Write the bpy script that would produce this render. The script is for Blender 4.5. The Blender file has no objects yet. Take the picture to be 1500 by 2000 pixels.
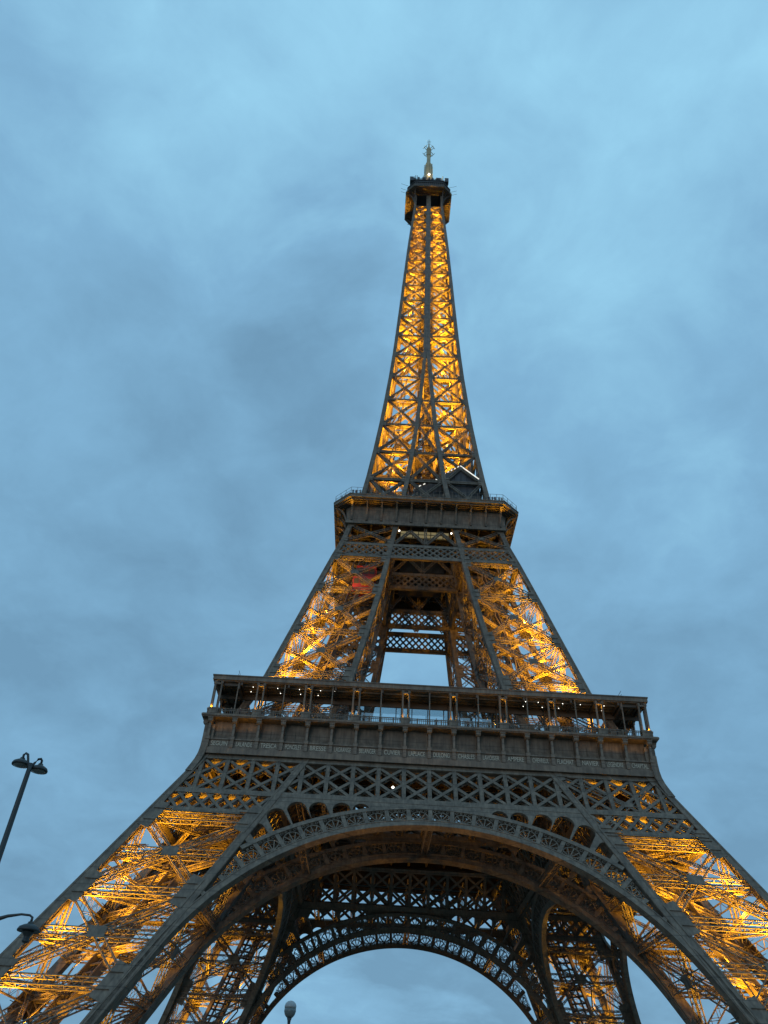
import bpy, math, random
import numpy as np
from mathutils import Matrix, Vector
random.seed(7)
R = math.radians
SC = bpy.context.scene
COL = SC.collection

# ------------------------------------------------------------------ camera
YAW, PITCH, ROLL = R(-0.68), R(39.79), R(3.39)
CAM = Vector((-7.69, -149.87, 4.78))      # eye height above the quay, the ground lies at z = 3.1
fw = Vector((math.sin(YAW)*math.cos(PITCH), math.cos(YAW)*math.cos(PITCH), math.sin(PITCH)))
rt = Vector((math.cos(YAW), -math.sin(YAW), 0)); up = rt.cross(fw)
r2 = math.cos(ROLL)*rt + math.sin(ROLL)*up; u2 = -math.sin(ROLL)*rt + math.cos(ROLL)*up
cd = bpy.data.cameras.new('camera'); cam = bpy.data.objects.new('camera', cd); COL.objects.link(cam)
cam.matrix_world = Matrix(((r2.x, u2.x, -fw.x, CAM.x), (r2.y, u2.y, -fw.y, CAM.y), (r2.z, u2.z, -fw.z, CAM.z), (0, 0, 0, 1)))
cd.sensor_fit = 'VERTICAL'; cd.sensor_height = 24; cd.lens = 1531.67/2000*24
cd.clip_start = 0.1; cd.clip_end = 6000
SC.camera = cam

# ------------------------------------------------------------------ sky, sun, exposure
SC.view_settings.view_transform = 'Standard'
try: SC.view_settings.look = 'None'
except Exception: pass
SC.view_settings.exposure = 0; SC.view_settings.gamma = 1
SC.cycles.max_bounces = 5; SC.cycles.diffuse_bounces = 3; SC.cycles.transparent_max_bounces = 12
SC.cycles.caustics_reflective = False; SC.cycles.caustics_refractive = False
SC.cycles.use_denoising = True
SUN_EL, SUN_ROT = R(7), R(195)      # low western sun behind the camera, lost in cloud
W_ = bpy.data.worlds.new('World'); SC.world = W_; W_.use_nodes = True
nt = W_.node_tree; nt.nodes.clear()
def N(t, **k):
    n = nt.nodes.new(t)
    for a, b in k.items(): setattr(n, a, b)
    return n
def Lk(a, b): nt.links.new(a, b)
out = N('ShaderNodeOutputWorld'); bg = N('ShaderNodeBackground'); Lk(bg.outputs[0], out.inputs[0])
sky = N('ShaderNodeTexSky', sky_type='NISHITA'); sky.sun_disc = False
sky.sun_elevation = SUN_EL; sky.sun_rotation = SUN_ROT
bg.inputs['Strength'].default_value = 0.1
tc = N('ShaderNodeTexCoord')
sep = N('ShaderNodeSeparateXYZ'); Lk(tc.outputs['Generated'], sep.inputs[0])
# cloud deck: direction projected on a high plane, with a few broad banks of darker and lighter cloud
def M(op, x, y=None, z=None):
    n = N('ShaderNodeMath', operation=op)
    for i, v in enumerate((x, y, z)):
        if v is None: continue
        if isinstance(v, (int, float)): n.inputs[i].default_value = v
        else: Lk(v, n.inputs[i])
    return n.outputs[0]
za = M('ADD', M('MAXIMUM', sep.outputs[2], 0.02), 0.35)
cmb = N('ShaderNodeCombineXYZ'); Lk(M('DIVIDE', sep.outputs[0], za), cmb.inputs[0]); Lk(M('DIVIDE', sep.outputs[1], za), cmb.inputs[1])
def noise(scale, detail, rough, off, dist=0.0, src=None):
    mp = N('ShaderNodeMapping'); Lk(src or cmb.outputs[0], mp.inputs[0]); mp.inputs['Location'].default_value = off
    n = N('ShaderNodeTexNoise'); Lk(mp.outputs[0], n.inputs['Vector'])
    n.inputs['Scale'].default_value = scale; n.inputs['Detail'].default_value = detail
    n.inputs['Roughness'].default_value = rough; n.inputs['Distortion'].default_value = dist
    return n
n1 = noise(2.6, 7, 0.52, (3.35, 1.2, 0.4), 0.3)
n2 = noise(6.5, 6, 0.55, (0.6, 4.1, 2.0), 0.5)
n3 = noise(22, 5, 0.6, (2.6, 1.1, 0.0), 0.6)
val = M('MULTIPLY', n1.outputs[0], 0.32)
val = M('MULTIPLY_ADD', n2.outputs[0], 0.34, val)
val = M('MULTIPLY_ADD', n3.outputs[0], 0.10, val)
val = M('MULTIPLY_ADD', sep.outputs[2], 0.26, val)
wn = noise(3.2, 6, 0.55, (7.7, 2.2, 1.0), 0.4)           # ragged edges for the banks
vs = N('ShaderNodeVectorMath', operation='SUBTRACT'); Lk(wn.outputs['Color'], vs.inputs[0]); vs.inputs[1].default_value = (0.5, 0.5, 0.5)
vm = N('ShaderNodeVectorMath', operation='SCALE'); Lk(vs.outputs[0], vm.inputs[0]); vm.inputs['Scale'].default_value = 0.42
vd = N('ShaderNodeVectorMath', operation='ADD'); Lk(tc.outputs['Generated'], vd.inputs[0]); Lk(vm.outputs[0], vd.inputs[1])
vn = N('ShaderNodeVectorMath', operation='NORMALIZE'); Lk(vd.outputs[0], vn.inputs[0])
BANKS = [((-0.23, 0.72, 0.655), 14, -0.13), ((-0.09, 0.63, 0.77), 5, -0.11), ((0.15, 0.30, 0.94), 12, 0.09), ((-0.16, 0.36, 0.92), 10, 0.07),
         ((-0.43, 0.70, 0.56), 8, 0.05), ((-0.27, 0.94, 0.215), 14, -0.02), ((0.36, 0.82, 0.44), 12, -0.07), ((0.27, 0.66, 0.71), 10, 0.04),
         ((-0.04, 0.99, 0.11), 4.5, 0.20), ((0.07, 0.985, 0.16), 6, -0.10), ((-0.05, 0.86, 0.50), 9, 0.05)]
for dv, rad_, amp in BANKS:
    L_ = math.sqrt(sum(c*c for c in dv))
    dt = N('ShaderNodeVectorMath', operation='DOT_PRODUCT'); Lk(vn.outputs[0], dt.inputs[0]); dt.inputs[1].default_value = tuple(c/L_ for c in dv)
    mr = N('ShaderNodeMapRange', interpolation_type='SMOOTHSTEP'); Lk(dt.outputs['Value'], mr.inputs['Value'])
    mr.inputs['From Min'].default_value = math.cos(R(rad_*1.7)); mr.inputs['From Max'].default_value = 1.0
    mr.inputs['To Min'].default_value = 0.0; mr.inputs['To Max'].default_value = amp
    val = M('ADD', val, mr.outputs[0])
rmp = N('ShaderNodeValToRGB'); Lk(val, rmp.inputs[0])
e = rmp.color_ramp.elements
e[0].position = 0.34; e[0].color = (0.160, 0.325, 0.49, 1)
e[1].position = 0.78; e[1].color = (0.330, 0.660, 0.885, 1)
q_ = e.new(0.555); q_.color = (0.222, 0.452, 0.670, 1)
sc10 = N('ShaderNodeMixRGB', blend_type='MULTIPLY'); sc10.inputs[0].default_value = 1
Lk(rmp.outputs[0], sc10.inputs[1]); sc10.inputs[2].default_value = (10.3, 10.3, 10.3, 1)
mixs = N('ShaderNodeMixRGB', blend_type='MIX'); mixs.inputs[0].default_value = 0.95
Lk(sky.outputs[0], mixs.inputs[1]); Lk(sc10.outputs[0], mixs.inputs[2])
Lk(mixs.outputs[0], bg.inputs['Color'])
sl = bpy.data.lights.new('sun', 'SUN'); sl.energy = 0.3; sl.angle = R(20); sl.color = (1, 0.93, 0.85)
so = bpy.data.objects.new('sun', sl); COL.objects.link(so)
sdir = Vector((math.sin(SUN_ROT)*math.cos(SUN_EL), math.cos(SUN_ROT)*math.cos(SUN_EL), math.sin(SUN_EL)))
so.rotation_euler = sdir.to_track_quat('Z', 'Y').to_euler()

# ------------------------------------------------------------------ materials
def mat(name, col, rough=0.55, metal=0.0, vary=0.18, scale=0.35, emit=None, es=0.0):
    m = bpy.data.materials.new(name); m.use_nodes = True
    t = m.node_tree; b = t.nodes['Principled BSDF']
    b.inputs['Roughness'].default_value = rough; b.inputs['Metallic'].default_value = metal
    if vary:
        c = t.nodes.new('ShaderNodeTexCoord'); n = t.nodes.new('ShaderNodeTexNoise')
        n.inputs['Scale'].default_value = scale; n.inputs['Detail'].default_value = 6
        t.links.new(c.outputs['Object'], n.inputs['Vector'])
        r_ = t.nodes.new('ShaderNodeValToRGB'); t.links.new(n.outputs[0], r_.inputs[0])
        r_.color_ramp.elements[0].position = 0.3; r_.color_ramp.elements[1].position = 0.7
        r_.color_ramp.elements[0].color = tuple(x*(1-vary) for x in col)+(1,)
        r_.color_ramp.elements[1].color = tuple(min(1, x*(1+vary)) for x in col)+(1,)
        t.links.new(r_.outputs[0], b.inputs['Base Color'])
    else:
        b.inputs['Base Color'].default_value = tuple(col)+(1,)
    if emit:
        b.inputs['Emission Color'].default_value = tuple(emit)+(1,); b.inputs['Emission Strength'].default_value = es
    return m
IRON = mat('iron_paint', (0.152, 0.120, 0.088), 0.6, 0.0, 0.3, 0.8)
def weather(m):
    t = m.node_tree; b = t.nodes['Principled BSDF']; src = b.inputs['Base Color'].links[0].from_socket
    c = t.nodes.new('ShaderNodeTexCoord'); mp = t.nodes.new('ShaderNodeMapping'); mp.inputs['Scale'].default_value = (2.2, 2.2, 0.16)
    t.links.new(c.outputs['Object'], mp.inputs[0])
    n = t.nodes.new('ShaderNodeTexNoise'); n.inputs['Scale'].default_value = 1.4; n.inputs['Detail'].default_value = 5; t.links.new(mp.outputs[0], n.inputs['Vector'])
    r_ = t.nodes.new('ShaderNodeMapRange'); t.links.new(n.outputs[0], r_.inputs['Value'])
    r_.inputs['From Min'].default_value = 0.3; r_.inputs['From Max'].default_value = 0.7; r_.inputs['To Min'].default_value = 0.68; r_.inputs['To Max'].default_value = 1.22
    sx = t.nodes.new('ShaderNodeSeparateXYZ'); t.links.new(c.outputs['Object'], sx.inputs[0])
    md = t.nodes.new('ShaderNodeMath'); md.operation = 'MODULO'; t.links.new(sx.outputs[2], md.inputs[0]); md.inputs[1].default_value = 2.3
    lt = t.nodes.new('ShaderNodeMath'); lt.operation = 'GREATER_THAN'; t.links.new(md.outputs[0], lt.inputs[0]); lt.inputs[1].default_value = 0.12
    mr = t.nodes.new('ShaderNodeMath'); mr.operation = 'MULTIPLY_ADD'; t.links.new(lt.outputs[0], mr.inputs[0]); mr.inputs[1].default_value = 0.4; mr.inputs[2].default_value = 0.6
    mu_ = t.nodes.new('ShaderNodeMath'); mu_.operation = 'MULTIPLY'; t.links.new(r_.outputs[0], mu_.inputs[0]); t.links.new(mr.outputs[0], mu_.inputs[1])
    mx_ = t.nodes.new('ShaderNodeVectorMath'); mx_.operation = 'SCALE'; t.links.new(src, mx_.inputs[0]); t.links.new(mu_.outputs[0], mx_.inputs['Scale'])
    t.links.new(mx_.outputs[0], b.inputs['Base Color'])
weather(IRON)
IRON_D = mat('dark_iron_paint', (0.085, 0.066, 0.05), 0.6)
DECK = mat('deck_steel', (0.055, 0.047, 0.04), 0.7)
GOLD = mat('gilded_letters', (0.46, 0.42, 0.33), 0.5, 0.0, 0.08)
RED = mat('red_lift_paint', (0.22, 0.022, 0.026), 0.5, 0, 0.1)
DARK = mat('dark_cladding', (0.05, 0.05, 0.055), 0.6)
MAST = mat('mast_paint', (0.40, 0.33, 0.18), 0.5)
LAMPM = mat('lamp_dark_green_metal', (0.022, 0.028, 0.03), 0.45, 0.0, 0.15, 3)
DIFF = mat('lamp_diffuser', (0.12, 0.14, 0.14), 0.3)
WHITE_E = mat('white_lamp', (0.8, 0.8, 0.75), 0.5, 0, 0, emit=(1, 0.97, 0.85), es=4)
STRIP_E = mat('roof_light_strip', (0.8, 0.8, 0.75), 0.5, 0, 0, emit=(1, 0.97, 0.85), es=0.9)
WARM_E = mat('warm_lamp', (0.8, 0.6, 0.3), 0.5, 0, 0, emit=(1, 0.62, 0.2), es=6)
YELLOW_W = mat('lit_window', (0.6, 0.55, 0.35), 0.4, 0, 0.25, 1.5, emit=(1, 0.86, 0.45), es=0.16)
GROUND = mat('gravel_ground', (0.22, 0.19, 0.15), 0.9, 0, 0.25, 0.6)
STONE = mat('pale_masonry', (0.36, 0.33, 0.28), 0.85, 0, 0.2, 0.8)
def glass():
    m = bpy.data.materials.new('pavilion_glass'); m.use_nodes = True; t = m.node_tree; t.nodes.clear()
    o = t.nodes.new('ShaderNodeOutputMaterial'); mixn = t.nodes.new('ShaderNodeMixShader')
    a = t.nodes.new('ShaderNodeBsdfTransparent'); a.inputs[0].default_value = (0.86, 0.93, 0.95, 1)
    g = t.nodes.new('ShaderNodeBsdfGlossy'); g.inputs['Roughness'].default_value = 0.02
    mixn.inputs[0].default_value = 0.25
    t.links.new(a.outputs[0], mixn.inputs[1]); t.links.new(g.outputs[0], mixn.inputs[2]); t.links.new(mixn.outputs[0], o.inputs[0])
    return m
GLASS = glass()
def globe_mat():
    m = mat('globe_glass', (0.3, 0.33, 0.34), 0.12, 0, 0.05, 2); return m
GLOBE = globe_mat()

# ------------------------------------------------------------------ mesh builder
class MB:
    def __init__(s): s.b = []; s.v = []; s.f = []
    def bar(s, p, q, w, h=None, n=(0, 0, 1)):
        s.b.append((*p, *q, *n, w, w if h is None else h))
    def raw(s, verts, faces):
        o = len(s.v); s.v.extend(verts); s.f.extend([tuple(i+o for i in f) for f in faces])
    def box(s, x0, x1, y0, y1, z0, z1):
        v = [(x, y, z) for z in (z0, z1) for y in (y0, y1) for x in (x0, x1)]
        s.raw(v, [(0, 2, 3, 1), (4, 5, 7, 6), (0, 1, 5, 4), (2, 6, 7, 3), (0, 4, 6, 2), (1, 3, 7, 5)])
    def loft(s, rings, caps=True, close=True):
        k = len(rings[0]); v = [p for r_ in rings for p in r_]; f = []
        for i in range(len(rings)-1):
            for j in range(k if close else k-1):
                a = i*k+j; b = i*k+(j+1) % k
                f.append((a, b, b+k, a+k))
        if caps: f.append(tuple(range(k-1, -1, -1))); f.append(tuple(range((len(rings)-1)*k, len(rings)*k)))
        s.raw(v, f)
    def tube(s, pts, rad, k=8):
        pts = [Vector(p) for p in pts]; rings = []
        for i, p in enumerate(pts):
            d = (pts[min(i+1, len(pts)-1)]-pts[max(i-1, 0)]).normalized()
            a = d.cross(Vector((0.3, 0.5, 0.81)) if abs(d.z) < 0.9 else Vector((1, 0, 0))).normalized(); b = d.cross(a)
            r_ = rad[i] if isinstance(rad, (list, tuple)) else rad
            rings.append([tuple(p+(a*math.cos(2*math.pi*j/k)+b*math.sin(2*math.pi*j/k))*r_) for j in range(k)])
        s.loft(rings)
    def lathe(s, prof, c=(0, 0, 0), k=16, axis=None):
        rings = []
        M = axis or Matrix.Identity(3)
        for r_, z in prof:
            rings.append([tuple(Vector(c)+M @ Vector((r_*math.cos(2*math.pi*j/k), r_*math.sin(2*math.pi*j/k), z))) for j in range(k)])
        s.loft(rings)
    def truss(s, p, q, n, w, h, rail=0.13, lace=0.07, bay=None, ends=True):
        p = np.array(p, float); q = np.array(q, float); n = np.array(n, float)
        d = q-p; L = np.linalg.norm(d); d /= L
        sd = np.cross(d, n); sd /= np.linalg.norm(sd); n = np.cross(sd, d)
        bay = bay or w*1.05; nb = max(2, int(round(L/bay)))
        a, b = sd*(w-rail)/2, n*(h-rail)/2
        cs = [a+b, a-b, -a-b, -a+b]
        for c in cs: s.bar(p+c, q+c, rail, rail, n)
        for k_ in range(4):
            c0, c1 = cs[k_], cs[(k_+1) % 4]; fn = (c0+c1); 
            for i in range(nb):
                t0, t1 = d*L*i/nb, d*L*(i+1)/nb
                if (i+k_) % 2: s.bar(p+c0+t0, p+c1+t1, lace, 0.03, fn)
                else: s.bar(p+c1+t0, p+c0+t1, lace, 0.03, fn)
                if i and k_ in (0, 2): s.bar(p+c0+t0, p+c1+t0, lace, 0.03, fn)
    def build(s, name, m, parent=None, smooth=False):
        me = bpy.data.meshes.new(name)
        V = [np.array(s.v, np.float64).reshape(-1, 3)]; F = list(s.f)
        if s.b:
            B = np.array(s.b, np.float64); P, Q, Nn, w, h = B[:, :3], B[:, 3:6], B[:, 6:9], B[:, 9:10], B[:, 10:11]
            d = Q-P; sd = np.cross(d, Nn); l = np.linalg.norm(sd, axis=1)
            bad = l < 1e-6
            if bad.any():
                sd[bad] = np.cross(d[bad], np.array([1.0, 0.3, 0.2])); l = np.linalg.norm(sd, axis=1)
            sd /= l[:, None]; n2 = np.cross(sd, d); n2 /= np.linalg.norm(n2, axis=1)[:, None]
            a = sd*w/2; b = n2*h/2
            C = np.stack([P-a-b, P+a-b, P+a+b, P-a+b, Q-a-b, Q+a-b, Q+a+b, Q-a+b], 1)
            o = len(s.v); V.append(C.reshape(-1, 3))
            pat = ((0, 1, 5, 4), (1, 2, 6, 5), (2, 3, 7, 6), (3, 0, 4, 7), (3, 2, 1, 0), (4, 5, 6, 7))
            for i in range(len(B)):
                k_ = o+8*i
                for f in pat: F.append((f[0]+k_, f[1]+k_, f[2]+k_, f[3]+k_))
        me.from_pydata(np.concatenate(V).tolist(), [], F); me.materials.append(m)
        if smooth:
            me.polygons.foreach_set('use_smooth', [True]*len(me.polygons))
        ob = bpy.data.objects.new(name, me); COL.objects.link(ob)
        if parent: ob.parent = parent
        return ob
def empty(name, loc, label, cat, group=None):
    o = bpy.data.objects.new(name, None); COL.objects.link(o); o.location = loc
    o['label'] = label; o['category'] = cat
    if group: o['group'] = group
    return o
def copy_tree(o, parent, rz):
    c = o.copy(); COL.objects.link(c); c.parent = parent
    if rz is not None: c.rotation_euler = (0, 0, rz)
    for ch in [x for x in bpy.data.objects if x.parent == o]: copy_tree(ch, c, None)
    return c
def four(o, which=(1, 2, 3)):
    return [o]+[copy_tree(o, o.parent, k*math.pi/2) for k in which]

# ------------------------------------------------------------------ tower profile
SL = 0.4855; AS = math.sqrt(1+SL*SL)
Wz = [51.3, 57.6, 68.5, 78.8, 90, 101, 106.5, 111, 117, 123.6, 128.5, 138.4, 149.2, 166, 179.7, 189, 207.7, 215.6, 230.5, 240, 254, 268, 278]
Wv = [34.39, 32.0, 28.0, 25.3, 22.4, 19.5, 17.95, 16.95, 15.65, 14.6, 13.95, 12.85, 11.8, 10.4, 9.55, 9.08, 8.2, 7.87, 7.18, 6.75, 5.95, 5.15, 4.9]
Iz = [51.3, 57.6, 69, 76.3, 81.3, 92, 102.5, 107, 111, 128.7, 149, 166, 180, 278]
Iv = [18.2, 16.0, 12.7, 11.4, 10.4, 8.6, 7.25, 6.75, 6.2, 3.75, 1.84, 0.75, 0.0, 0.0]
Cz = [0, 25, 42, 51.3, 111, 128, 180, 240, 278]
Cv = [1.45, 1.4, 1.2, 1.0, 0.95, 1.02, 0.95, 0.82, 0.7]
def W(z): return 59.3-SL*z if z <= 51.3 else float(np.interp(z, Wz, Wv))
def I(z): return 43.1-SL*z if z <= 51.3 else float(np.interp(z, Iz, Iv))
def CW(z): return float(np.interp(z, Cz, Cv))

TOWER = empty('lattice_tower', (0, 0, 0), 'tall brown wrought iron lattice tower lit gold from within, with three platforms and an antenna', 'tower')

# pillar local: k=0 is the (-x,-y) pillar; corner (i,j): i,j in {0 outer, 1 inner}
def cc(i, j, z):
    c = CW(z)/2
    return np.array([-(W(z)-c) if i == 0 else -(I(z)+c), -(W(z)-c) if j == 0 else -(I(z)+c), z])
def chord(mb, i, j, zs, strips=True):
    rings = []
    for z in zs:
        p = cc(i, j, z); c = CW(z)/2
        rings.append([(p[0]-c, p[1]-c, z), (p[0]+c, p[1]-c, z), (p[0]+c, p[1]+c, z), (p[0]-c, p[1]+c, z)])
    mb.loft(rings)
    if strips:      # raised edge angles along the outward faces
        for a in range(len(zs)-1):
            for s_ in (-1, 1):
                P, Q = cc(i, j, zs[a]), cc(i, j, zs[a+1])
                for ax, sg in ((1, -1 if j == 0 else 1), (0, -1 if i == 0 else 1)):
                    o0 = np.zeros(3); o1 = np.zeros(3); c0, c1 = CW(zs[a])/2, CW(zs[a+1])/2
                    o0[ax] = sg*(c0+0.02); o1[ax] = sg*(c1+0.02); o0[1-ax] = s_*(c0-0.13); o1[1-ax] = s_*(c1-0.13)
                    nn = [0, 0, 0]; nn[ax] = 1
                    mb.bar(P+o0, Q+o1, 0.22, 0.1, nn)
FACES = [((0, 0), (1, 0), (0, -1, 0)), ((0, 0), (0, 1), (-1, 0, 0)), ((0, 1), (1, 1), (0, 1, 0)), ((1, 0), (1, 1), (1, 0, 0))]
def face_pt(f, side, z, inset=0.0):
    a, b, _ = FACES[f]
    A, B = cc(*a, z), cc(*b, z); d = (B-A)/np.linalg.norm(B-A)
    c = CW(z)/2
    return A+d*(c+inset) if side == 0 else B-d*(c+inset)
def face_n(f, z):
    a, b, o = FACES[f]
    t = cc(*b, z)-cc(*a, z); u = cc(*a, z+1)-cc(*a, z)
    n = np.cross(t, u); n /= np.linalg.norm(n)
    return n if n @ np.array(o) > 0 else -n
def xpanel(mb, pl, f, z0, z1, w, h, rail, lace, mid=True, gus=1.0, horiz=(True, True), hw=1.0):
    n = face_n(f, (z0+z1)/2); zm = (z0+z1)/2; g = hw*0.55
    a0, b0, a1, b1 = face_pt(f, 0, z0+g), face_pt(f, 1, z0+g), face_pt(f, 0, z1-g), face_pt(f, 1, z1-g)
    mb.truss(a0, b1, n, w, h, rail, lace)
    mb.truss(a1+n*0.04, b0+n*0.04, n, w*0.98, h*0.98, rail, lace)
    for z, do in ((z0, horiz[0]), (z1, horiz[1]), (zm, mid)):
        if do: mb.truss(face_pt(f, 0, z)-n*0.03, face_pt(f, 1, z)-n*0.03, n, hw, h*1.04, rail, lace)
    # gussets
    c = (a0+b1+a1+b0)/4+n*(h/2+0.05)
    t = (b0-a0)/np.linalg.norm(b0-a0)
    pl.bar(c-t*gus*0.8, c+t*gus*0.8, gus*1.15, 0.05, n)
    for z in (z0, z1):
        for sd in (0, 1):
            A = face_pt(f, sd, z-1.5*gus, -0.25); B = face_pt(f, sd, z+1.5*gus, -0.25)
            off = n*(CW(z)/2-0.01)+(t if sd == 0 else -t)*0.45*gus
            pl.bar(A+off, B+off, 1.35*gus, 0.05, n)
            for dz in (-0.7, 0.7):     # stiffener fins
                C0 = face_pt(f, sd, z+dz*gus, -0.3)+n*(CW(z)/2+0.06)
                pl.bar(C0, C0+(t if sd == 0 else -t)*1.9*gus, 0.07, 0.16, n)

# ------------------------------------------------------------------ pillars, ground to second platform
ZP = [0, 6, 12, 18, 24, 30, 36, 42, 48, 51.3, 57.6, 63, 68.5, 73, 78.8, 84, 90, 95, 101, 106.5, 111, 114]
m = MB()
for i in (0, 1):
    for j in (0, 1): chord(m, i, j, ZP)
pillar = m.build('pillar', IRON, TOWER)
br = MB(); pl = br
T1 = [7.9, 18.7, 29.5, 40.3]
T2 = [58.8, 69.7, 80.0, 91.4, 101.1]
for f in range(4):
    for k in range(3): xpanel(br, pl, f, T1[k], T1[k+1], 1.1, 0.85, 0.14, 0.07, True, 1.3, (True, k == 2), 1.25)
    for k in range(4): xpanel(br, pl, f, T2[k], T2[k+1], 0.85, 0.7, 0.12, 0.06, False, 0.95, (True, k == 3), 1.0)
    xpanel(br, pl, f, 106.4, 111.8, 0.7, 0.6, 0.13, 0.07, False, 0.6, (False, False), 0.7)
    # thin secondary struts from centre node to chords and sides
    if f in (1, 3):
        xpanel(br, pl, f, 41.3, 51.2, 0.8, 0.7, 0.15, 0.09, False, 0.8, (False, True), 1.0)
# horizontal plan bracing inside the pillar
for z in T1[1:]+[12.5, 23.5, 34.5, 46]+T2[:4]+[75, 86, 96.5, 109]:
    A, B, C_, D = cc(0, 0, z), cc(1, 0, z), cc(1, 1, z), cc(0, 1, z)
    s_ = 0.8 if z < 55 else 0.6
    br.truss(A, C_, (0, 0, 1), s_, s_*0.8, 0.12, 0.06, s_*1.5); br.truss(B+[0, 0, .05], D+[0, 0, .05], (0, 0, 1), s_*.98, s_*0.8, 0.12, 0.06, s_*1.5)
# loose slender struts running between faces, as the dense web seen inside the legs
rnd = random.Random(3)
for z0, z1, nst in ((6, 50, 16), (58, 110, 14)):
    for k in range(nst):
        za_ = rnd.uniform(z0, z1-6); zb_ = za_+rnd.uniform(2, 7)
        f0, f1 = rnd.sample(range(4), 2)
        t0, t1 = rnd.choice((0.0, 0.5, 0.5, 1.0)), rnd.choice((0, 0.5, 1.0))
        P = face_pt(f0, 0, za_)*(1-t0)+face_pt(f0, 1, za_)*t0; Q = face_pt(f1, 0, zb_)*(1-t1)+face_pt(f1, 1, zb_)*t1
        if np.linalg.norm(P-Q) > 3: br.truss(P, Q, (0.2, 0.1, 1), 0.5, 0.4, 0.09, 0.05, 0.9)
brace = br.build('bracing', IRON, pillar)
# inclined lift track in the leg
tk = MB()
def mid(z): return (cc(0, 0, z)+cc(1, 1, z))/2
for z0, z1 in ((2, 51), (51, 69), (69, 92), (92, 112)):
    P, Q = mid(z0), mid(z1); d = Q-P; sdv = np.cross(d, (0, 0, 1)); sdv /= np.linalg.norm(sdv); nn = np.cross(sdv, d); nn /= np.linalg.norm(nn)
    sc_ = 1.0 if z1 <= 51 else 0.75
    for s_ in (-1, 1):
        tk.bar(P+sdv*1.9*s_*sc_, Q+sdv*1.9*s_*sc_, 0.35, 1.0*sc_, nn)
        tk.bar(P+sdv*0.8*s_*sc_-nn*0.3, Q+sdv*0.8*s_*sc_-nn*0.3, 0.2, 0.4, nn)
    nb = int(np.linalg.norm(d)/1.3)
    for k in range(nb):
        c = P+d*(k+0.5)/nb
        tk.bar(c-sdv*1.85*sc_, c+sdv*1.85*sc_, 0.28, 0.2, nn)
        if k % 3 == 0: tk.bar(c-sdv*1.85*sc_-nn*0.45, c+d/nb*3-nn*0.45+sdv*1.85*sc_, 0.16, 0.12, nn)
    # stair flights beside the track
    nst = int(abs(z1-z0)/3.2)
    for k in range(nst):
        za_ = z0+(z1-z0)*k/nst; zb_ = z0+(z1-z0)*(k+1)/nst
        a = mid(za_)-sdv*(3.0 if k % 2 else 4.6)*sc_; b = mid(zb_)-sdv*(4.6 if k % 2 else 3.0)*sc_
        for o in (-0.55, 0.55): tk.bar(a+nn*o, b+nn*o, 0.28, 0.08, nn)
        tk.bar(a+[0, 0, 1.0], b+[0, 0, 1.0], 0.07)
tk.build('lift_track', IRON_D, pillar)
for i in (0, 1):
    for j in (0, 1):
        p = cc(i, j, 4.5); mp = MB()
        mp.loft([[(p[0]+a*r_, p[1]+b*r_, z) for a, b in ((-1, -1), (1, -1), (1, 1), (-1, 1))] for r_, z in ((3.4, 2.5), (3.4, 4.0), (2.6, 4.6), (1.8, 6.2))])
        mp.build('masonry_footing', STONE, pillar)
PILLARS = four(pillar)

# ------------------------------------------------------------------ facade frame helpers (front facade; others by rotation)
NIN = np.array([0, 1, -SL])/AS
def off(pl_): return 59.3 if pl_ == 'o' else 43.1+1.15
def F(x, z, d, pl_='o'):
    return np.array([x, -(off(pl_)-SL*z), z])+NIN*d
def fbar(mb, x0, z0, x1, z1, w, d0, d1, pl_='o'):
    dm = (d0+d1)/2
    mb.bar(F(x0, z0, dm, pl_), F(x1, z1, dm, pl_), w, d1-d0, NIN)
def strip(mb, Lo, Up, d0, d1, pl_='o'):
    n = len(Lo); v = []
    for (a, b) in zip(Lo, Up):
        v += [tuple(F(*a, d0, pl_)), tuple(F(*b, d0, pl_)), tuple(F(*b, d1, pl_)), tuple(F(*a, d1, pl_))]
    f = []
    for i in range(n-1):
        o = 4*i
        for j in range(4): f.append((o+j, o+(j+1) % 4, o+4+(j+1) % 4, o+4+j))
    f += [(3, 2, 1, 0), (4*n-4, 4*n-3, 4*n-2, 4*n-1)]
    mb.raw(v, f)
PIT = 3.78
def clipx(x0, z0, x1, z1, lim):
    # clip segment to |x| <= lim(z)
    def ok(t): x = x0+(x1-x0)*t; z = z0+(z1-z0)*t; return abs(x) <= lim(z)
    ts = [t/40 for t in range(41) if ok(t/40)]
    if len(ts) < 3: return None
    a, b = ts[0], ts[-1]
    return (x0+(x1-x0)*a, z0+(z1-z0)*a, x0+(x1-x0)*b, z0+(z1-z0)*b)
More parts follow.
